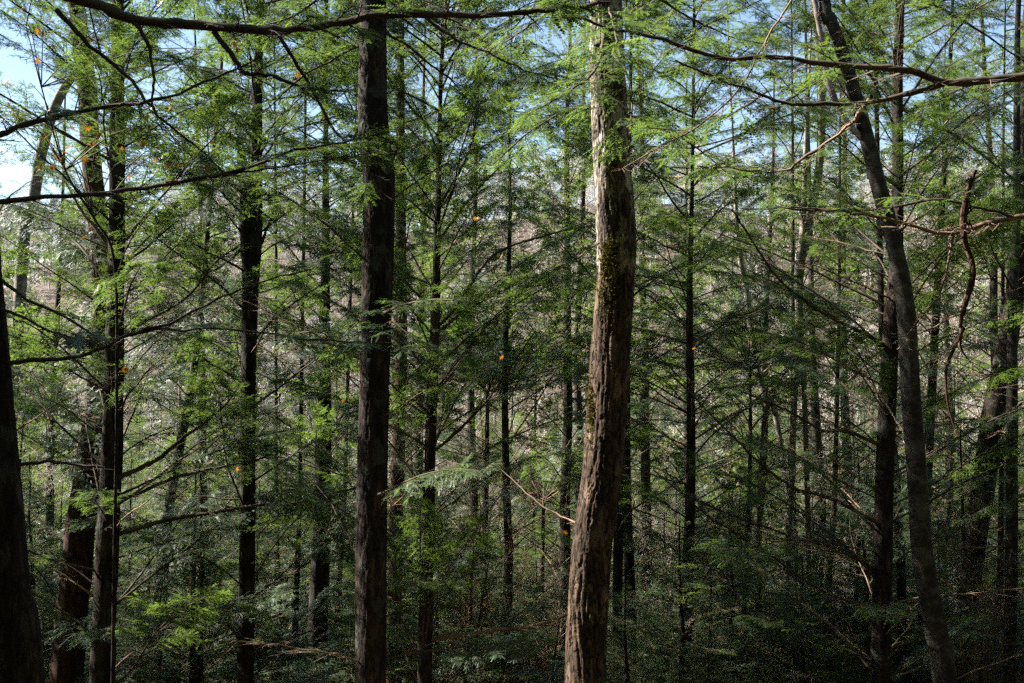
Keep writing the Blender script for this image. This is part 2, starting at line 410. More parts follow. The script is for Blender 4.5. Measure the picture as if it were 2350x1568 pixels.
def make_tree(name, label, cat, Y, pts, mat=None, group=None, H=21, relief=0.04, S=24, n=140, top=None,
              live=0, outer=0, dead=0, crown=True, z_lo=None, z_hi=None, pitch=28, sc=1.0, extra=(), seed=1, top_x=0.0, ends=False, az=None, crown_up=0):
    """pts: (px, py, width px) down the photo; the trunk is carried on to the ground and up to its top"""
    rg = np.random.default_rng(seed)
    pts = sorted(pts, key=lambda p: -p[1])                  # bottom of the picture first
    W = [P(p[0], p[1], Y) for p in pts]; Rr = [PW(p[2], Y)/2 for p in pts]
    # down to the ground
    d = (W[0]-W[1])/max(1e-6, (W[1][2]-W[0][2])); g = gz(W[0][0], Y)-0.4
    dz = W[0][2]-g
    if dz > 0.3:
        W.insert(0, np.array([W[0][0]+d[0]*dz*0.4, Y, g])); Rr.insert(0, Rr[0]*1.15)
    W = [w_+np.array([rg.normal(0, 0.018 if len(pts) < 6 else 0), 0, 0]) for w_ in W]
    base = W[0].copy(); ztop_vis = W[-1][2]
    zH = g+H
    if not ends and W[-1][2] < zH:
        u = (W[-1]-W[-2])/max(1e-6, W[-1][2]-W[-2][2]); u = np.clip(u, -0.25, 0.25)
        for f in (0.35, 0.7, 1.0):
            zz = W[-1][2]+(zH-ztop_vis)*0.33
            W.append(np.array([W[-1][0]+u[0]*(zz-W[-1][2])*0.5+top_x, Y+rg.normal(0, 0.05), zz])); Rr.append(Rr[len(pts)]*(1-f)*0.8+0.012)
    W = np.array(W)
    root = link(name, None, loc=Vector(base+np.array([0, 0, 0.4])))
    root.empty_display_size = 0.3
    tag(root, label, cat, group)
    off = base+np.array([0, 0, 0.4])
    V, Q = trunk_geo(W-off, Rr, S, n, relief, seed=seed)
    link('trunk', mk_mesh('trunk', V, [Q], mat or M_HEM, smooth=True), root)
    cp = catmull(W, 120)
    def at_z(z):
        i = int(np.argmin(np.abs(cp[:, 2]-z))); return cp[i]
    lo = P(0, 1640, Y)[2] if z_lo is None else P(0, z_lo, Y)[2]
    hi = P(0, -80, Y)[2] if z_hi is None else P(0, z_hi, Y)[2]
    nb = 0
    for kind, cnt in (('live', live), ('outer', outer), ('dead', dead)):
        for k in range(cnt):
            z = lo+(hi-lo)*((k+rg.random())/cnt)**(0.7 if kind == 'live' else 1)
            fz = (z-lo)/max(0.1, hi-lo)
            if kind == 'dead' and rg.random() < fz*0.5: z = lo+(hi-lo)*rg.random()*0.5
            c = at_z(z)
            i = rg.integers(len(LIB[kind])); wm, fm = LIB[kind][i]
            s = sc*(0.6+0.5*rg.random())
            a = nb*2.4+rg.normal(0, 0.5)
            if az is not None: a = az+rg.normal(0, 0.9)
            o = link('branch', wm, root, Vector(c-off))
            pt = pitch if kind != 'dead' else pitch*0.7
            o.rotation_euler = (Matrix.Rotation(a, 3, 'Z') @ Matrix.Rotation(-R(pt+rg.normal(0, 10)), 3, 'Y') @ Matrix.Rotation(rg.normal(0, 0.25), 3, 'X')).to_euler()
            o.scale = (s, s, s)
            if fm: f = link('foliage', fm, o)
            nb += 1
    for e in extra:
        add_bough(root, off, Y, rg, **e)
    if crown_up: hi = hi+crown_up
    if crown and hi < zH-2:
        (Wd, Fo) = CROWNS[rg.integers(len(CROWNS))]
        s = max(0.6, (zH-hi)/12.0); c = at_z(hi)
        o = link('upper_branches', Wd, root, Vector(c-off)); o.rotation_euler = (0, 0, rg.random()*6); o.scale = (min(1.1, s), min(1.1, s), s)
        f = link('foliage', Fo, o)
    return root

def add_bough(root, off, Y, rg, pts, w, live=0.9, leaf_from=0.3, tw_len=0.5, tw_space=0.09, start=0.1, name='branch', mat=None, sprig=0.118, lod='near', ang=55):
    """a bough traced in the photo; pts: (px, py[, extra depth])"""
    W = np.array([P(p[0], p[1], Y+(p[2] if len(p) > 2 else 0)) for p in pts])-off
    K = max(10, len(pts)*4); pp = catmull(W, K)
    K2 = max(K, int(np.linalg.norm(np.diff(pp, axis=0), axis=1).sum()/0.06)); pp = catmull(W, K2); K = K2
    pp[1:-1] += rg.normal(0, 0.0035, (K-2, 3)); pp[:, 2] += 0.012*np.interp(np.arange(K), np.arange(0, K+5, 5), rg.normal(0, 1, len(np.arange(0, K+5, 5))))
    rad = np.interp(np.linspace(0, 1, K), [0, 1], [PW(w[0], Y)/2, PW(w[1], Y)/2])
    rad = rad*(1+rg.normal(0, 0.07, K)); kn = rg.integers(0, K, max(1, K//14)); rad[kn] *= 1.3
    (WV, WF), Fo = grow(rg, pp, rad, live, lod, tw_space=tw_space, tw_len=tw_len, start=start, sides=8, leaf_from=leaf_from, sprig=sprig, ang=ang)
    o = link(name, mk_mesh(name, WV, WF, mat or M_TWIG, smooth=True), root)
    if Fo: link('foliage', mk_mesh('foliage', Fo[0], Fo[1], M_LEAF, Fo[2]), o)
    return o

CROWNS = []
for i in range(3):
    Wd, Fo = crown_geo(12, 0.0, 11.7, 'mid', lmax=2.9, step=0.2)
    CROWNS.append((mk_mesh('upper_branches', Wd[0], Wd[1], M_TWIG), mk_mesh('foliage', Fo[0][0], Fo[0][1], M_LEAF, Fo[1])))

HG = 'hemlocks of the near slope'
# dark tree at the left edge with the long near boughs
make_tree('hemlock_tree', 'dark near hemlock cut by the left edge, its long boughs reaching over the view', 'tree', 5.2,
    [(45, 1568, 110), (20, 1350, 100), (-12, 1000, 92), (-30, 800, 88), (-45, 600, 84), (-60, 300, 80), (-70, 0, 76)], H=17, relief=0.06, S=48, n=300, dead=2, z_lo=1200, z_hi=500, sc=0.5, seed=11, crown_up=3.5,
    extra=[
     dict(pts=[(-65, -160), (40, -70), (165, -2), (250, 18), (330, 45), (430, 60), (560, 72), (640, 75), (760, 58), (860, 40), (980, 38), (1090, 38), (1200, 30), (1290, 18), (1400, 10)], w=(30, 9), live=0.35, leaf_from=0.5, tw_len=0.3, start=0.3, tw_space=0.07),
     dict(pts=[(300, 45), (340, 100), (352, 180), (350, 250)], w=(11, 5), live=0.3, tw_len=0.22),
     dict(pts=[(490, 70), (545, 150), (560, 175), (620, 178), (700, 205), (790, 212)], w=(14, 4), live=0.3, tw_len=0.25),
     dict(pts=[(635, 76), (700, 190, .2), (770, 300, .5), (830, 370, .8), (880, 460, 1.0)], w=(9, 4), live=0.3, tw_len=0.25),
     dict(pts=[(980, 38), (1040, 85, .2), (1110, 120, .3), (1190, 150, .5), (1280, 175, .7)], w=(8, 3), live=0.6, tw_len=0.3),
     dict(pts=[(130, 22), (200, 90), (290, 170), (345, 235), (420, 310), (520, 400)], w=(12, 3), live=0.3, tw_len=0.3),
     dict(pts=[(-58, 330), (0, 312), (60, 292), (200, 268), (350, 235), (480, 180), (600, 128)], w=(16, 4), live=0.4, leaf_from=0.3, tw_len=0.32),
     dict(pts=[(-50, 468), (0, 462), (100, 455), (300, 438), (450, 410), (600, 378), (700, 350), (800, 320), (885, 300)], w=(14, 3), live=0.95, leaf_from=0.62, tw_len=0.36),
     dict(pts=[(380, 425), (480, 408), (600, 395), (720, 372), (860, 345)], w=(6, 3), live=0.95, leaf_from=0.45, tw_len=0.33),
     dict(pts=[(-20, 830), (25, 825), (150, 815), (250, 790), (300, 768), (420, 755), (560, 755), (720, 775), (860, 800)], w=(11, 3), live=0.7, leaf_from=0.6, tw_len=0.35),
     dict(pts=[(300, 768), (400, 735), (500, 690), (600, 655), (720, 620)], w=(7, 3), live=0.9, leaf_from=0.5, tw_len=0.35),
     dict(pts=[(-50, 590), (60, 680), (160, 740), (240, 800)], w=(9, 3), live=0.5, leaf_from=0.3, tw_len=0.35),
     dict(pts=[(-40, 700), (40, 720), (130, 770), (240, 790)], w=(8, 3), live=0.4, tw_len=0.35),
     dict(pts=[(10, 1060), (120, 1070), (240, 1078)], w=(9, 5), live=0.2, tw_len=0.3),
    ])
# off-frame tree on the right whose boughs enter at the right edge
make_tree('hemlock_tree', 'hemlock just beyond the right edge whose long boughs sweep in from the right', 'tree', 6.0,
    [(2500, 1568, 95), (2490, 1000, 88), (2480, 500, 82), (2475, 0, 76)], H=17, relief=0.05, S=32, n=200, seed=12, crown_up=3,
    extra=[
     dict(pts=[(2480, 150), (2350, 165), (2250, 178), (2160, 185), (2080, 160), (1960, 150), (1800, 130), (1650, 135), (1500, 90), (1380, 60), (1270, 15)], w=(22, 5), live=0.5, leaf_from=0.35, tw_len=0.4, start=0.15),
     dict(pts=[(2165, 184), (2080, 210), (2000, 225), (1850, 225), (1760, 215), (1650, 180), (1550, 135)], w=(14, 4), live=0.6, leaf_from=0.35, tw_len=0.4),
     dict(pts=[(2000, 225), (1950, 285, .2), (1850, 360, .3), (1790, 392, .4), (1690, 390, .4), (1600, 380, .5)], w=(10, 3), live=0.9, leaf_from=0.5, tw_len=0.35, mat=M_DEAD),
     dict(pts=[(1760, 215), (1680, 260, .3), (1570, 288, .4), (1450, 285, .5)], w=(6, 3), live=0.9, leaf_from=0.3, tw_len=0.35),
     dict(pts=[(1820, 0), (1760, 90), (1690, 210, .1), (1580, 300, .2), (1420, 400, .2)], w=(5, 3), live=0.2, leaf_from=0.3, tw_len=0.3, mat=M_DEAD),
     dict(pts=[(2480, 500), (2350, 503), (2260, 520), (2180, 535), (2090, 520), (1980, 495), (1880, 478), (1780, 470)], w=(15, 3), live=0.3, leaf_from=0.6, tw_len=0.4, mat=M_DEAD),
     dict(pts=[(2480, 470), (2350, 500), (2260, 475), (2150, 465), (2000, 490), (1850, 490), (1700, 475)], w=(8, 3), live=0.5, leaf_from=0.4, tw_len=0.4),
     dict(pts=[(2190, 535), (2160, 660), (2120, 720), (2060, 800)], w=(6, 3), live=0, tw_len=0.3, mat=M_DEAD),
    ])
make_tree('red_barked_tree', 'stout reddish brown trunk leaning left behind the left pair of hemlocks', 'tree', 18,
    [(150, 1568, 76), (165, 1400, 74), (185, 1200, 68), (205, 1060, 62), (228, 900, 56), (240, 700, 52), (225, 500, 46), (210, 380, 44), (198, 200, 42), (180, 60, 38), (170, 0, 36)], mat=M_RED, seed=13, live=38, outer=8, dead=6, pitch=20, top_x=-0.4)
make_tree('hemlock_tree', 'upright dark hemlock trunk crossing the red leaning trunk at the left', 'tree', 15,
    [(235, 1568, 58), (245, 1300, 52), (258, 1000, 46), (262, 800, 44), (266, 600, 38), (270, 300, 32), (271, 100, 28), (270, 0, 26)], seed=14, group=HG, crown_up=4, live=52, sc=1.15, outer=14, dead=10, relief=0.05,
    extra=[
     dict(pts=[(262, 1102), (330, 1070), (372, 1045), (420, 1005), (500, 945), (548, 888)], w=(13, 4), live=0.4, leaf_from=0.4),
     dict(pts=[(275, 1150), (400, 1095), (500, 1075), (610, 1050)], w=(9, 4), live=0.3, leaf_from=0.5),
     dict(pts=[(275, 1225), (400, 1190), (560, 1165), (690, 1150), (820, 1118)], w=(11, 4), live=0.3, leaf_from=0.5),
     dict(pts=[(262, 780), (330, 740), (420, 690), (500, 600), (560, 555)], w=(8, 3), live=0.5),
     dict(pts=[(250, 560), (215, 520), (190, 490), (150, 420)], w=(10, 5), live=0, tw_len=.3, mat=M_DEAD),
     dict(pts=[(250, 800), (180, 770), (110, 745), (20, 720)], w=(7, 3), live=0.6),
    ])
make_tree('hemlock_tree', 'slim hemlock with a broken twin stub beside its upper trunk', 'tree', 17,
    [(563, 1568, 40), (565, 1400, 38), (568, 1100, 35), (571, 850, 34), (575, 650, 38), (584, 560, 32), (589, 420, 27), (591, 250, 23), (595, 100, 19), (598, 0, 17)], seed=15, group=HG, live=50, sc=1.1, outer=14, dead=12,
    extra=[dict(pts=[(573, 640), (565, 540), (562, 440), (556, 380), (554, 342)], w=(34, 19), live=0, tw_len=0.1, tw_space=1.2, name='broken_stub', mat=M_HEM),
           dict(pts=[(582, 600), (605, 545), (630, 480), (645, 440)], w=(8, 4), live=0.3),
           dict(pts=[(566, 560), (520, 600), (440, 640)], w=(8, 3), live=0.6)])
make_tree('hemlock_tree', 'straight tall trunk with dark furrowed bark left of centre, the widest of the left half', 'tree', 12.5,
    [(851, 1568, 74), (855, 1200, 72), (858, 900, 71), (863, 700, 69), (869, 500, 69), (868, 400, 70), (860, 330, 70), (854, 250, 67), (855, 100, 63), (856, 0, 62)], seed=16, H=21, crown=False, live=0, outer=7, dead=5, relief=0.06, S=72, n=520, z_hi=200,
    extra=[dict(pts=[(865, 720), (905, 705, -.5), (960, 690, -.9), (1040, 690, -1.2)], w=(7, 3), live=0.95, leaf_from=0.1),
           dict(pts=[(870, 400), (905, 345, .2), (915, 325, .3)], w=(22, 15), live=0, tw_len=.1, tw_space=1, mat=M_HEM, name='broken_stub'),
           dict(pts=[(865, 330), (800, 330, -.6), (700, 345, -1.0)], w=(7, 3), live=0.95, leaf_from=0.1),
           dict(pts=[(870, 780), (900, 740, -.6), (980, 800, -1.0)], w=(5, 3), live=0.95, leaf_from=0.1),
           dict(pts=[(856, -70), (760, -20, .3), (640, 50, .5), (500, 100, .8)], w=(10, 3), live=1, leaf_from=0.15, tw_len=.6),
           dict(pts=[(856, -60), (960, -10, -.3), (1080, 70, -.6), (1200, 160, -.8)], w=(10, 3), live=1, leaf_from=0.15, tw_len=.6),
           dict(pts=[(856, 60), (940, 110, .5), (1030, 180, .9), (1100, 260, 1.1)], w=(8, 3), live=1, leaf_from=0.1, tw_len=.5),
           dict(pts=[(856, 90), (780, 130, .6), (690, 180, 1.), (600, 260, 1.3)], w=(8, 3), live=1, leaf_from=0.1, tw_len=.5)])
make_tree('hemlock_tree', 'thin brown trunk standing close behind the right side of the widest left trunk', 'tree', 20,
    [(903, 1568, 36), (908, 1300, 33), (914, 1050, 31), (921, 800, 28), (920, 500, 24), (919, 300, 20), (921, 0, 15)], mat=M_RED, seed=17, group=HG, live=60, sc=1.15, outer=12, dead=12)
make_tree('young_hemlock', 'young hemlock with steeply rising thin branches just left of the picture centre', 'tree', 14.5,
    [(974, 1568, 34), (981, 1300, 30), (988, 1000, 26), (998, 750, 22), (1003, 550, 16), (1008, 350, 12), (1012, 180, 8), (1016, 60, 5)], seed=18, H=11, ends=True, live=56, outer=30, dead=10, pitch=36, crown=False, relief=0.03,
    extra=[dict(pts=[(998, 760), (1050, 700, .2), (1110, 610, .4), (1180, 560, .5), (1290, 530, .6), (1360, 515, .7)], w=(9, 3), live=0.5, leaf_from=0.5),
           dict(pts=[(1000, 560), (1060, 480), (1120, 410, .2), (1200, 340, .2)], w=(7, 3), live=0.5, leaf_from=0.5),
           dict(pts=[(1004, 480), (1050, 400), (1085, 320), (1100, 200), (1110, 130)], w=(7, 3), live=0.5, leaf_from=0.5),
           dict(pts=[(980, 1470), (1080, 1455), (1200, 1440), (1330, 1400), (1400, 1350)], w=(12, 4), live=0.2, leaf_from=0.5, mat=M_DEAD),
           dict(pts=[(990, 1040), (1060, 980), (1130, 900), (1180, 830), (1230, 760)], w=(8, 3), live=0.4, leaf_from=0.6),
           dict(pts=[(992, 950), (950, 920), (905, 905)], w=(8, 4), live=0)])
# the big broadleaf
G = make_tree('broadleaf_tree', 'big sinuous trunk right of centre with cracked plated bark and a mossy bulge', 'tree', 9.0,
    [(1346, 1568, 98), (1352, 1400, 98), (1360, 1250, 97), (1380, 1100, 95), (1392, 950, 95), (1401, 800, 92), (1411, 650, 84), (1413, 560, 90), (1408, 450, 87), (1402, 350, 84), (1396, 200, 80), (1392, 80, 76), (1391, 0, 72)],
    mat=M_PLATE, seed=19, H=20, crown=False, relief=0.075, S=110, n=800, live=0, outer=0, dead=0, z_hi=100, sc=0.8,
    extra=[dict(pts=[(1390, 60), (1370, 150, -.7), (1320, 200, -1.1), (1240, 250, -1.3)], w=(7, 3), live=1, leaf_from=0.05),
           dict(pts=[(1400, 120), (1440, 170, -.6), (1450, 260, -.9), (1440, 360, -1)], w=(6, 3), live=1, leaf_from=0.05),
           dict(pts=[(1395, 10), (1410, 70, -.8), (1425, 130, -1.3)], w=(5, 3), live=1, leaf_from=0.05),
           dict(pts=[(1391, -60), (1500, -10, .5), (1620, 60, 1), (1760, 110, 1.5)], w=(9, 3), live=1, leaf_from=0.1, tw_len=.6),
           dict(pts=[(1391, -40), (1290, 10, .4), (1190, 80, .8), (1080, 130, 1.2)], w=(8, 3), live=1, leaf_from=0.1, tw_len=.55),
           dict(pts=[(1398, 250), (1500, 280, .6), (1600, 340, 1), (1690, 420, 1.3)], w=(7, 3), live=1, leaf_from=0.15, tw_len=.5),
           dict(pts=[(1396, 230), (1310, 250, .5), (1220, 300, .9), (1130, 380, 1.2)], w=(7, 3), live=1, leaf_from=0.15, tw_len=.5),
           dict(pts=[(1365, 1215), (1300, 1190, .3), (1220, 1140, .5), (1150, 1080, .8)], w=(6, 2), live=0, tw_len=.25, mat=M_DEAD)])
TG = 'slender hemlocks of the middle distance'
specs = [
 ('slender shaded trunk right against the foot of the big cracked trunk', 15, [(1420, 1568, 26), (1421, 1200, 22), (1425, 800, 18), (1428, 500, 12)], dict(mat=M_HEM, live=5, dead=7)),
 ('slender trunk second to the right of the big cracked trunk, pale branch stub beside it', 16, [(1452, 1568, 27), (1446, 1350, 25), (1438, 1150, 22), (1440, 800, 17), (1442, 450, 10)], dict(live=5, dead=8)),
 ('straight thin dark hemlock midway between the big cracked trunk and the right pair', 14.5, [(1574, 1568, 29), (1578, 1300, 26), (1584, 1000, 21), (1587, 700, 15), (1592, 400, 8)], dict(live=46, outer=14, dead=26, pitch=20, sc=1.2)),
 ('thin hemlock pole centred below the picture middle with dead side twigs', 17, [(1107, 1568, 19), (1113, 1300, 15), (1118, 1100, 12), (1123, 900, 8)], dict(live=9, outer=4, dead=9, ends=True, crown=False)),
 ('very thin pole left of the big cracked trunk', 19, [(1238, 1568, 14), (1244, 1300, 11), (1246, 1150, 8)], dict(live=9, dead=8, ends=True, crown=False)),
 ('thin pole left of the right pair, just right of the straight thin hemlock', 16.5, [(1702, 1568, 14), (1712, 1300, 11), (1720, 1050, 9), (1722, 850, 6)], dict(live=8, dead=12, ends=True, crown=False)),
 ('thin pole among brown twigs in the lower right, leftmost of three', 18, [(1826, 1568, 16), (1824, 1350, 14), (1820, 1150, 11)], dict(live=5, dead=10)),
 ('crooked pole among brown twigs in the lower right, middle one of three', 19, [(1862, 1568, 26), (1876, 1350, 25), (1888, 1200, 25), (1876, 1000, 22), (1866, 800, 16)], dict(mat=M_BEECH, dead=10, live=4)),
 ('narrow pole crossing the crooked pole in the lower right', 17.5, [(1892, 1568, 20), (1900, 1350, 16), (1912, 1150, 13), (1921, 900, 9)], dict(live=6, dead=12)),
 ('mid sized dark hemlock behind the gap left of the widest left trunk', 16, [(722, 1568, 46), (735, 1300, 44), (742, 1050, 38), (745, 850, 28), (747, 600, 20), (748, 400, 14)], dict(live=28, outer=10, dead=8)),
 ('narrow pole just right of the slim twin stub hemlock', 18, [(630, 1568, 14), (634, 1250, 12), (636, 1000, 8)], dict(live=7, dead=10)),
 ('narrow pole halfway between the twin stub hemlock and the widest left trunk', 17, [(676, 1568, 16), (682, 1300, 13), (686, 1100, 10)], dict(live=7, dead=10)),
 ('narrow pole touching the left side of the widest left trunk at the bottom', 18, [(768, 1568, 16), (778, 1350, 13), (790, 1150, 10)], dict(live=7, dead=8)),
 ('mossy leaning trunk low in the left, partly hidden by sprays', 15.5, [(348, 1568, 34), (362, 1420, 32), (385, 1200, 26), (420, 1000, 22), (450, 800, 16)], dict(mat=M_BEECH, live=6, dead=6)),
 ('gnarled dark trunk leaning right near the right edge', 16, [(2195, 1568, 40), (2225, 1350, 44), (2250, 1150, 50), (2275, 980, 58), (2300, 850, 50), (2325, 700, 44), (2340, 500, 36)], dict(mat=M_HEM, live=4, dead=8)),
 ('upright trunk at the right edge with a sunlit left flank', 14.5, [(2326, 1568, 28), (2322, 1300, 28), (2320, 1000, 26), (2326, 750, 22), (2332, 500, 18)], dict(mat=M_BEECH, live=4, outer=6, dead=14, pitch=5)),
 ('thin dark pole near the lower right corner', 17, [(2275, 1568, 20), (2290, 1350, 16), (2296, 1150, 12)], dict(live=3, dead=10, pitch=8)),
]
specs += [
 ('pale slim curving trunk in the gap right of the thin straight hemlock', 19, [(1790, 1010, 13), (1760, 930, 14), (1735, 830, 15), (1722, 740, 15), (1712, 660, 14), (1698, 590, 12), (1690, 500, 9)], dict(mat=M_PALE, live=-9, outer=0, dead=3)),
 ('pale forked thin trunk rising behind the top of the grey snaking trunk', 17, [(1830, 760, 15), (1850, 560, 16), (1880, 380, 18), (1884, 200, 19), (1874, 60, 18), (1868, 0, 17)], dict(mat=M_PALE, live=-9, outer=0, dead=5)),
 ('grey trunk leaning right far behind the upper left corner', 18, [(45, 640, 26), (70, 480, 25), (100, 330, 24), (150, 200, 20), (230, 120, 14)], dict(mat=M_PALE, live=-9, outer=0, dead=3, crown=False, ends=True)),
 ('dark narrow trunk with sunlit left edge between thin straight hemlock and right pair', 17, [(1850, 1000, 12), (1838, 800, 15), (1834, 640, 17), (1845, 520, 15)], dict(mat=M_PALE, live=-5, outer=2, dead=5, crown=False)),
]
for i, (lb, Y, pts, kw) in enumerate(specs):
    kw = dict(kw); kw.setdefault('outer', 6); kw['live'] = kw.get('live', 6)+9; kw['dead'] = int(kw.get('dead', 8)*1.8); kw['sc'] = kw.get('sc', 1.15); kw['z_lo'] = 1330 if 'dead' in kw and i % 2 else 1500
    kw['crown'] = kw.get('crown', i % 4 == 0)
    make_tree('hemlock_tree', lb, 'tree', Y*1.38, pts, seed=40+i, group=TG, relief=0.03, S=14, n=70, H=19+(i*37 % 4), **kw)
# right pair
make_tree('hemlock_tree', 'upright hemlock of the right pair with sunlit flaking left edge', 'tree', 16,
    [(2022, 1568, 46), (2024, 1300, 44), (2030, 1100, 42), (2038, 900, 40), (2048, 720, 36), (2058, 600, 30), (2060, 400, 26), (2060, 200, 23), (2064, 0, 20)], seed=71, sc=1.15, live=56, outer=16, dead=30, relief=0.06, S=36, n=260, mat=M_HEM,
    extra=[dict(pts=[(2030, 790), (1930, 738, -.3), (1830, 680, -.6), (1750, 590, -.8), (1680, 480, -1)], w=(8, 4), live=0.2, leaf_from=0.5),
           dict(pts=[(2026, 1020), (1940, 990), (1880, 985, .2), (1800, 940, .2), (1700, 900, .3)], w=(9, 4), live=0.3, leaf_from=0.5),
           dict(pts=[(2022, 1205), (1930, 1155, -.2), (1830, 1120, -.4), (1750, 1070, -.5), (1640, 960, -.6), (1540, 860, -.7)], w=(10, 3), live=0.3, leaf_from=0.6),
           dict(pts=[(2020, 1320), (1930, 1265), (1810, 1230), (1700, 1190), (1560, 1130)], w=(9, 3), live=0.2, leaf_from=0.6),
           dict(pts=[(2020, 1400), (1900, 1365), (1760, 1270), (1620, 1180), (1500, 1080)], w=(7, 3), live=0.2, leaf_from=0.6),
           dict(pts=[(2064, -20), (2160, 20, .3), (2260, 80, .6), (2380, 160, .8)], w=(9, 3), live=1, leaf_from=.1, tw_len=.6),
           dict(pts=[(2062, 150), (1960, 160, -.3), (1860, 200, -.6), (1740, 280, -.8)], w=(8, 3), live=1, leaf_from=.1, tw_len=.6),
           dict(pts=[(2062, 250), (2150, 290, -.3), (2250, 350, -.6), (2350, 430, -.8)], w=(8, 3), live=1, leaf_from=.1, tw_len=.6),
           dict(pts=[(2060, 200), (2020, 120), (1970, 50), (1930, 0)], w=(8, 4), live=0.4)])
make_tree('hemlock_tree', 'thin dark trunk squeezed in between the right pair', 'tree', 20,
    [(2070, 1568, 24), (2066, 1300, 22), (2056, 1050, 18), (2030, 800, 16), (2022, 600, 13)], seed=72, live=4, dead=8, S=14, n=70, group=TG)
make_tree('beech_tree', 'smooth grey trunk snaking from the top to the lower right, sunlit low down', 'tree', 14,
    [(2170, 1568, 54), (2150, 1450, 52), (2118, 1280, 48), (2106, 1120, 44), (2092, 950, 44), (2086, 820, 46), (2078, 700, 44), (2052, 560, 38), (2018, 430, 36), (1990, 320, 33), (1962, 220, 32), (1930, 110, 30), (1905, 40, 28), (1892, 0, 27)], mat=M_BEECH, seed=73, relief=0.035, S=40, n=240, crown=False, dead=3, H=19,
    extra=[dict(pts=[(1992, 330), (1940, 270), (1900, 180), (1880, 60), (1860, -40)], w=(16, 12), live=0, tw_len=.5, tw_space=.3, mat=M_BARE)])
# moss on the big trunk
def moss(root, spots, Y):
    rg = np.random.default_rng(5); off = np.array(root.location); V = []
    for (px, py, rx, ry, n, r) in spots:
        for k in range(n):
            x = px+rg.normal(0, rx); y = py+rg.normal(0, ry)
            c = P(x, y, Y)-off
            cx = np.interp(-y, [-950, -800, -650, -560, -450], [1392, 1401, 1411, 1413, 1408]); rad = np.interp(-y, [-950, -800, -650, -560, -450], [95, 92, 84, 90, 87])/2
            u = np.clip((x-cx)/rad, -0.99, 0.99); c[1] -= math.sqrt(1-u*u)*PW(rad, Y)*1.0
            for q in range(3):
                d = rg.normal(0, 0.008, (3, 3)); d[:, 1] = -abs(d[:, 1])
                V.append(c+d)
    V = np.array(V).reshape(-1, 3); F = np.arange(len(V)).reshape(-1, 3)
    link('moss_patch', mk_mesh('moss_patch', V, [F], M_MOSS, np.repeat(rg.random(len(F)), 3)), root)
moss(G, [(1400, 572, 8, 8, 260, 1), (1384, 612, 5, 24, 260, 1), (1351, 930, 3, 34, 200, 1), (1376, 690, 4, 40, 90, 1), (1395, 640, 14, 40, 90, 1), (1355, 1020, 4, 70, 60, 1)], 9.0)

# broken limb hung over the right bough
def snag():
    root = link('hanging_limb', None, loc=Vector(P(2222, 500, 5.9)))
    tag(root, 'broken rusty brown dead limb hanging upright across the right hand bough', 'dead limb')
    off = P(2222, 500, 5.9); rg = np.random.default_rng(3)
    for pts, w in (([(2223, 394), (2221, 450), (2222, 530), (2216, 620), (2213, 700), (2206, 752)], (15, 8)), ([(2206, 752), (2186, 790), (2174, 860), (2176, 930), (2200, 1005)], (9, 3)), ([(2206, 752), (2222, 790), (2232, 830)], (6, 3))):
        W = np.array([P(a, b, 5.9) for a, b in pts])-off; n = 120; W = W+rg.normal(0, 0.012, W.shape)
        V, Q = trunk_geo(W, [PW(w[0], 5.9)/2*q for q in ((0.55, 0.9, 1.1, 0.8, 1.05, 0.85) if w[0] == 15 else (1.1, 0.8))]+[PW(w[1], 5.9)/2], 16, n, 0.3, furrow=5, seed=int(w[0]))
        link('limb', mk_mesh('limb', V, [Q], M_RED), root)
    sp = []; sr = []
    for k in range(16):
        z0 = P(2222+rg.normal(0, 6), rg.uniform(400, 560), 5.9)-off; L = rg.uniform(0.03, 0.09)
        d = np.array([rg.normal(0, .5), rg.normal(0, .5), rg.choice([1, 1, -0.7])]); sp.append([z0, z0+d*L*.5, z0+d*L]); sr.append([.006, .004, .001])
    V, Q = tubes(np.array(sp), np.array(sr), 4); link('splinters', mk_mesh('splinters', V, [Q], M_RED), root)
snag()

# ------------------------------------------------------------------ bare trees
def bare_geo(rng, H=14, n1=16, n2=7, n3=6, n4=3, lean=0.03, fork=0.3):
    tp = trunk_path(rng, H, lean, 16, 0.12)[None]; tr = np.linspace(H*0.009, 0.012, 16)[None]
    woods = []
    a, ar, _ = spawn(rng, tp, tr, n1, fork, 0.97, R(38), lambda t, i: H*0.38*(1.15-t), K=7, wob=0.1, up=0.07, planar=False, rfac=0.55)
    b, br, _ = spawn(rng, a, ar, n2, 0.2, 0.98, R(38), lambda t, i: H*0.13*(1.2-t), K=5, wob=0.14, up=0.05, planar=False, rfac=0.6)
    c, cr, _ = spawn(rng, b, br, n3, 0.15, 0.98, R(40), lambda t, i: H*0.055*(1.3-t), K=4, wob=0.16, up=0.03, planar=False, rfac=0.65)
    woods += [tubes(a, ar, 5), tubes(b, np.maximum(br, .006 if n4 else .022), 3), tubes(c, np.maximum(cr, .0045 if n4 else .017), 3)]
    if n4:
        d, dr, _ = spawn(rng, c, cr, n4, 0.15, 0.95, R(38), lambda t, i: H*0.025*(1.3-t), K=3, wob=0.16, up=0.02, planar=False, rfac=0.8)
        woods.append(tubes(d, np.maximum(dr, .0025), 3))
    return tubes(tp, tr, 10), join(woods)
BARE = []
for i in range(4):
    (TV, TQ), (BV, BF) = bare_geo(rng, H=15, lean=rng.normal(0, 0.05))
    BARE.append((mk_mesh('trunk', TV, [TQ], M_BEECH, smooth=True), mk_mesh('branches', BV, BF, M_BARE)))

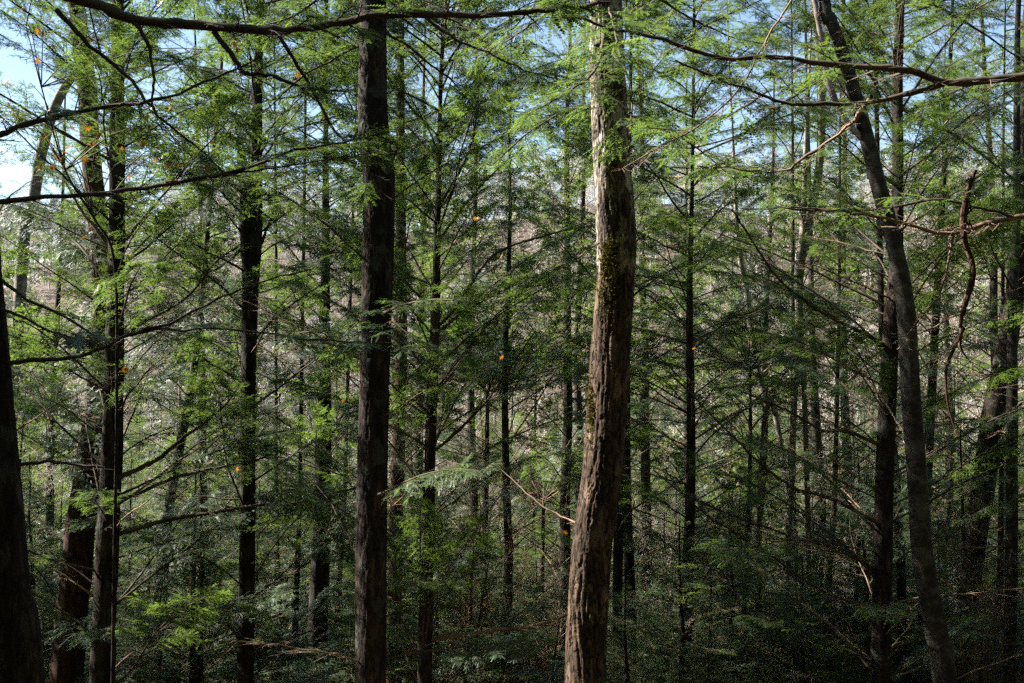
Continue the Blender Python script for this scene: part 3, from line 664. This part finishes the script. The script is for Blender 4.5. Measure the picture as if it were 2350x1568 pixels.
SAPS = []
for a_, b_ in BARE:
    c_ = b_.copy(); c_.materials.clear(); c_.materials.append(M_DEAD); SAPS.append((a_, c_))
def hemlock_whole(H, dead_to, lod='mid', step=0.22, lmax=2.9):
    Wd, Fo = crown_geo(H, H*0.12, H*0.985, lod, lmax=lmax, step=step, dead_to=dead_to)
    tp = trunk_path(rng, H, 0.0, wig=0.07)[None]; tr = np.linspace(H*0.0085, 0.01, 14)[None]
    T = tubes(tp*np.array([1, 1, 1]), tr, 10)
    return (mk_mesh('trunk', T[0], [T[1]], M_HEM, smooth=True), mk_mesh('branches', Wd[0], Wd[1], M_DEAD), mk_mesh('foliage', Fo[0][0], Fo[0][1], M_LEAF, Fo[1]))
WHOLE = [hemlock_whole(16, 3.0, step=.17, lmax=3.4), hemlock_whole(16, 5.0, step=.17, lmax=3.2), hemlock_whole(16, 2.0, step=.16, lmax=3.8), hemlock_whole(16, 4.0, step=0.22, lmax=3.6)]

PLACED = []
def place(kind, x, y, H, i, name, label, group, rz, tilt=0.0):
    lib = {'sap': SAPS, 'hem': WHOLE, 'tall': TALL, 'bare': BARE}[kind]
    ms = lib[i % len(lib)]; s = H/{'sap': 15, 'hem': 16, 'tall': 20, 'bare': 15}[kind]
    root = link(name, None, loc=(x, y, gz(x, y)))
    root.rotation_euler = (tilt, tilt*0.5, rz)
    root.scale = (0.35*s+0.65, 0.35*s+0.65, s) if kind == 'hem' else (s, s, s)
    tag(root, label, 'tree', group); PLACED.append((label, x, y, root))
    link('trunk', ms[0], root)
    b = link('branches', ms[1], root)
    if kind in ('hem', 'tall'): link('foliage', ms[2], b)
    return root
rg = np.random.default_rng(21)
TALL = [hemlock_whole(20, 9, step=0.2, lmax=3.6), hemlock_whole(20, 10.5, step=0.22, lmax=3.6)]
def pick(lo, hi, k, n, p=1.0): return lo+(hi-lo)*((k+rg.random())/n)**p
for k in range(34):                                     # small shade hemlocks on the near slope
    Y = pick(17, 28, k, 34); x = rg.uniform(-0.49, 0.49)*Y; top = rg.uniform(950, 1500)
    H = np.clip(P(0, top, Y)[2]-gz(x, Y), 2.5, 12)
    place('hem', x, Y, H, k, 'young_hemlock', 'small feathery understory hemlock among the thin poles', 'understory hemlocks', rg.random()*6.28, rg.normal(0, 0.03))
for k in range(175):
    Y = pick(22, 76, k, 175, 1.15); x = rg.uniform(-0.5, 0.5)*Y
    top = np.interp(Y, [22, 35, 50, 76], [1320, 1060, 850, 680])+rg.uniform(-190, 190)
    if rg.random() < 0.1: top -= 260
    H = np.clip(P(0, top, Y)[2]-gz(x, Y), 2.5, 24)
    place('hem', x, Y, H, k, 'hemlock_tree', 'green hemlock in the crowded mass filling the valley behind the near trunks', 'hemlocks filling the valley', rg.random()*6.28, rg.normal(0, 0.05))
for k in range(17):
    Y = pick(20, 40, k, 17); x = (((k*0.618) % 1)-0.5)*Y*1.0
    if k in (1, 4, 7, 10): x = P([0, 1170, 0, 0, 1290, 0, 0, 1090, 0, 0, 1500][k], 0, Y)[0]
    H = np.clip(P(0, rg.uniform(-350, 120), Y)[2]-gz(x, Y), 12, 27)
    place('tall', x, Y, H, k, 'hemlock_tree', 'tall thin hemlock with dead lower twigs and green only near the top of the view', 'tall thin hemlocks of the slope', rg.random()*6.28, rg.normal(0, 0.03))
for k in range(60):
    Y = pick(24, 85, k, 60); x = rg.uniform(-0.5, 0.5)*Y
    if k % 3 == 0: x = rg.uniform(0.12, 0.5)*Y
    H = np.interp(Y, [24, 45, 80], [7, 11, 15])+rg.uniform(-1.5, 3)
    place('bare', x, Y, H, k, 'bare_tree', 'leafless pale grey tree standing among the valley hemlocks', 'leafless trees in the valley', rg.random()*6.28, rg.normal(0, 0.07))
for k in range(58):
    Y = pick(18, 34, k, 58); x = rg.uniform(-0.05, 0.5)*Y if k % 4 else rg.uniform(-0.5, 0.1)*Y
    H = rg.uniform(3.5, 7)
    place('sap', x, Y, H, k, 'bare_sapling', 'thin leafless sapling tangled between the trunks', 'leafless saplings of the slope', rg.random()*6.28, rg.normal(0, 0.12))

# every copy gets a label of its own: which gap between the named trunks, which row, which place in the row
ORD = ['leftmost', 'second', 'third', 'fourth', 'fifth', 'sixth', 'seventh', 'eighth', 'ninth', 'tenth', 'eleventh', 'twelfth', 'thirteenth', 'fourteenth', 'fifteenth', 'sixteenth', 'seventeenth', 'eighteenth', 'nineteenth'] + ['one of the rightmost']*30
GAPS = [(-9999, 'left edge'), (262, 'left trunk'), (570, 'stub trunk'), (860, 'wide trunk'), (1000, 'young hemlock'), (1395, 'cracked trunk'), (1587, 'thin hemlock'), (2040, 'right pair'), (9999, 'right edge')]
NOUN = {'grey': 'pale leafless trees', 'valley': 'green valley hemlocks', 'understory': 'feathery low hemlocks', 'top': 'tall bare-legged hemlocks', 'sapling': 'thin leafless saplings'}
cells = {}
for label, x, y, o in PLACED:
    key = [k for k in NOUN if k in label][0]
    px = 1175+x/y*1175/TANH
    g = max(i for i in range(8) if px >= GAPS[i][0])
    ys = sorted(b for a, _, b, _ in PLACED if a == label)
    row = min(3, int(4*ys.index(y)/len(ys)))
    cells.setdefault((key, g, row), []).append((px, o))
for (key, g, row), lst in cells.items():
    lst.sort(key=lambda q: q[0])
    for i, (px, o) in enumerate(lst):
        rank = (ORD[i] if i == 0 else ORD[i]+' from left') if len(lst) > 1 else 'only one'
        o['label'] = f"{rank} of the {['nearest', 'nearer', 'farther', 'farthest'][row]} {NOUN[key]} between {GAPS[g][1]} and {GAPS[g+1][1]}"

# ------------------------------------------------------------------ far hillside woods: one mass
def far_wood():
    rg = np.random.default_rng(9); geos = []
    for i in range(6):
        T, (BV, BF) = bare_geo(rg, H=13, n1=12, n2=5, n3=5, n4=0, lean=rg.normal(0, .04), fork=0.25)
        g = [(T[0], [T[1]]), (BV, BF)]
        V = np.concatenate([T[0], BV]); F = [T[1]]+[f+len(T[0]) for f in BF]
        V = V.copy(); geos.append((V, F))
    return geos
def merge_at(geos, pts, mat, name, label, cat, scale=(0.8, 1.3), kind='stuff', wood=None, wmat=None):
    if wood:
        rg = np.random.default_rng(4); Vs = []; F3 = []; F4 = []; o = 0
        for (x, y) in pts:
            g = rg.integers(len(geos)); V, F = geos[g]; WV, WQ = wood[g]; s = rg.uniform(*scale); M = rotz(rg.random()*6.28).T*s; o3 = np.array([x, y, gz(x, y)])
            Vs.append(V@M+o3)
            for f in F: F3.append(f+o)
            o += len(V)
            Vs.append(WV@M+o3); F4.append(WQ+o); o += len(WV)
        F3 = np.concatenate(F3); F4 = np.concatenate(F4)
        me = mk_mesh(name, np.concatenate(Vs), [F3, F4], mat); me.materials.append(wmat)
        me.polygons.foreach_set('material_index', np.concatenate([np.zeros(len(F3), np.int32), np.ones(len(F4), np.int32)]))
        return tag(link(name, me), label, cat, None, kind)
    rg = np.random.default_rng(4); Vs = []; Q3 = []; Q4 = []; o = 0
    for (x, y) in pts:
        V, F = geos[rg.integers(len(geos))]; s = rg.uniform(*scale)
        Vs.append((V@(rotz(rg.random()*6.28).T))*s+np.array([x, y, gz(x, y)]))
        for f in F: (Q3 if f.shape[1] == 3 else Q4).append(f+o)
        o += len(V)
    fs = []
    if Q3: fs.append(np.concatenate(Q3))
    if Q4: fs.append(np.concatenate(Q4))
    ob = link(name, mk_mesh(name, np.concatenate(Vs), fs, mat)); tag(ob, label, cat, None, kind)
    return ob
rg = np.random.default_rng(31)
pts = []
while len(pts) < 1600:
    y = rg.uniform(80, 330) if rg.random() < 0.7 else rg.uniform(250, 335); x = rg.uniform(-0.5, 0.5)*y*1.05
    pts.append((x, y))
merge_at(far_wood(), pts, M_FARB, 'far_bare_woodland', 'pale grey leafless woodland covering the far hillside', 'woodland', (0.6, 1.4))
hg = []
for i in range(3):
    Wd, Fo = crown_geo(13, 1.0, 12.8, 'far', lmax=3.0, step=0.33)
    hg.append((Fo[0][0], Fo[0][1]))
pts = []
while len(pts) < 190:
    y = rg.uniform(72, 330); x = rg.uniform(-0.5, 0.5)*y*1.05; pts.append((x, y))
merge_at(hg, pts, M_LEAF, 'far_evergreen_woodland', 'dark evergreens scattered through the leafless far hillside', 'woodland', (0.8, 1.2))

# woods standing round the viewpoint, outside the frame: they shade the near slope
hs = []; hw = []
for i in range(3):
    Wd, Fo = crown_geo(17, 2.0, 16.8, 'shade', lmax=3.8, step=0.3)
    tp = trunk_path(rng, 16)[None]; T = tubes(tp, np.linspace(0.17, 0.02, 14)[None], 8)
    hs.append((Fo[0][0], Fo[0][1])); hw.append(tubes(tp, np.linspace(0.17, 0.02, 14)[None], 8))
pts = []
KEY = [P(1400, 450, 9), P(1400, 100, 9), P(1600, 500, 14), P(1700, 300, 13), P(300, 400, 12), P(850, 330, 9), P(2100, 1350, 14), P(2030, 1000, 16), P(600, 500, 17), P(1100, 700, 14)]
Sv = np.array(S)
def in_sun_gap(x, y):
    for q in KEY:
        for t in (6, 10, 14, 18, 22):
            c = q+Sv*t
            if (c[0]-x)**2+(c[1]-y)**2 < 2.6**2 and c[2] < gz(x, y)+19: return True
    return False
for k in range(4000):
    y = rg.uniform(-30, 27); x = rg.uniform(-38, 28)
    if y > -4 and abs(x) < 0.47*max(y, 0)+5.2: continue
    if x*x+y*y < 26: continue
    if in_sun_gap(x, y): continue
    if all((x-a)**2+(y-b)**2 > 6.2 for a, b in pts): pts.append((x, y))
merge_at(hs, pts, M_LEAF, 'surrounding_hemlock_wood', 'hemlock canopy closing round the viewpoint outside the frame', 'woodland', (0.9, 1.25), wood=hw, wmat=M_HEM)
print('SURROUND', len(pts))

# ------------------------------------------------------------------ orange leaves
def leaf_shape():
    out = []; lobes = 5
    pts = []
    for i in range(11):
        a = -math.pi*0.78+i*(math.pi*1.56)/10
        r = 0.5 if i % 2 == 0 else 0.2
        if i == 5: r = 0.2
        pts.append((r*math.sin(a)*1.0, r*math.cos(a)+0.35))
    return [(0, -0.12)]+[(p[0], p[1]) for p in pts]
LS = np.array(leaf_shape())
def leaf_geo(c, s, rg):
    Rm = rotz(rg.random()*6.28) @ roty(rg.normal(0, 0.7)) @ rotx(math.pi/2+rg.normal(0, 0.6))
    L = np.stack([LS[:, 0], LS[:, 1], 0.25*np.abs(LS[:, 0])], -1)*s
    V = np.vstack([[0, 0.25*s, 0], L]) @ Rm.T + c
    nL = len(LS); F = np.array([[0, i, i+1] for i in range(1, nL)]+[[0, nL, 1]])
    return V, F
def maple():
    Y = 13; rg = np.random.default_rng(8)
    root = link('maple_sapling', None); base = P(250, 1568, Y); base[2] = gz(base[0], Y); root.location = Vector(base)
    tag(root, 'slender bare maple sapling holding a few orange leaves in the upper left', 'tree')
    W = np.array([base, P(262, 1300, Y), P(268, 900, Y), P(262, 600, Y), P(215, 500, Y), P(150, 390, Y), P(95, 200, Y), P(60, 60, Y)])-base
    V, Q = trunk_geo(W, [0.022, 0.02, 0.018, 0.016, 0.014, .011, .008, .004], 10, 80, 0.02)
    link('trunk', mk_mesh('trunk', V, [Q], M_HEM, smooth=True), root)
    tw = []
    cl = [(70, 190, 5), (22, 268, 5), (150, 350, 9), (120, 345, 5), (100, 100, 3), (92, 10, 2), (50, 40, 3), (175, 340, 5), (400, 300, 5), (430, 335, 6), (380, 310, 2), (465, 320, 3), (300, 365, 4), (345, 290, 3), (25, 300, 2), (560, 120, 2), (655, 185, 2), (350, 22, 2)]
    fol = []
    for (px, py, n) in cl:
        src = W[min(len(W)-1, max(3, int(np.argmin([abs(P(0, py+110, Y)[2]-base[2]-w_[2]) for w_ in W]))))]
        e = P(px, py, Y+rg.normal(0, .3))-base
        mid = (src+e)/2+np.array([0, 0, 0.22])
        tw.append(catmull([src, mid, e], 8))
        for k in range(n):
            fol.append(leaf_geo(e+rg.normal(0, 0.15, 3), rg.uniform(0.05, 0.095), rg))
    tw = np.array(tw); V, Q = tubes(tw, np.tile(np.linspace(0.008, 0.003, 8), (len(tw), 1)), 4)
    link('twigs', mk_mesh('twigs', V, [Q], M_TWIG), root)
    V = []; F = []; o = 0
    for v, f in fol: V.append(v); F.append(f+o); o += len(v)
    V = np.concatenate(V); link('orange_leaves', mk_mesh('orange_leaves', V, F, M_ORANGE, rg.random(len(V))), root)
maple()
rg = np.random.default_rng(77)
stray = [(193, 543, 8), (60, 460, 6), (293, 845, 8), (283, 852, 8), (460, 392, 6), (475, 394, 6), (1088, 500, 10), (1098, 503, 10), (895, 742, 9), (1148, 822, 11), (785, 922, 12), (1283, 1120, 11), (1280, 1310, 12), (1690, 1112, 12), (1175, 1216, 12), (1125, 680, 12), (440, 1330, 11), (1590, 800, 11), (1745, 1310, 12), (1765, 1322, 12), (1095, 1345, 11), (1510, 1075, 12), (1110, 1390, 11), (1300, 1225, 11), (1148, 592, 10), (1620, 1320, 11), (545, 1080, 10)]
lm = None; LEAFN = {}
for (px, py, Y) in stray:
    c = P(px, py, Y)
    if lm is None or rg.random() < 0.15:
        V, F = leaf_geo(np.zeros(3), 0.05, rg); lm = mk_mesh('orange_leaf', V, [F], M_ORANGE, rg.random(len(V)))
    o = link('orange_leaf', lm, loc=Vector(c)); o.rotation_euler = (rg.normal(0, .5), rg.normal(0, .5), rg.random()*6); o.scale = [rg.uniform(0.8, 1.2)]*3
    near = min(GAPS[1:8], key=lambda q: abs(q[0]-px)); side = 'left' if px < near[0] else 'right'
    hgt = 'high' if py < 500 else 'halfway up' if py < 1000 else 'low'
    base_l = f"orange dead leaf caught {hgt}, {side} of the {near[1]}"
    cnt = LEAFN.get(base_l, 0); LEAFN[base_l] = cnt+1
    tag(o, base_l + ['', ', beside another', ', close to two others', ', close to three others', ', close to four others'][min(cnt, 4)], 'leaf', 'orange leaves caught in the hemlocks')
print('OBJS', len(bpy.data.objects), 'TRIS', sum(len(m.polygons) for m in bpy.data.meshes))
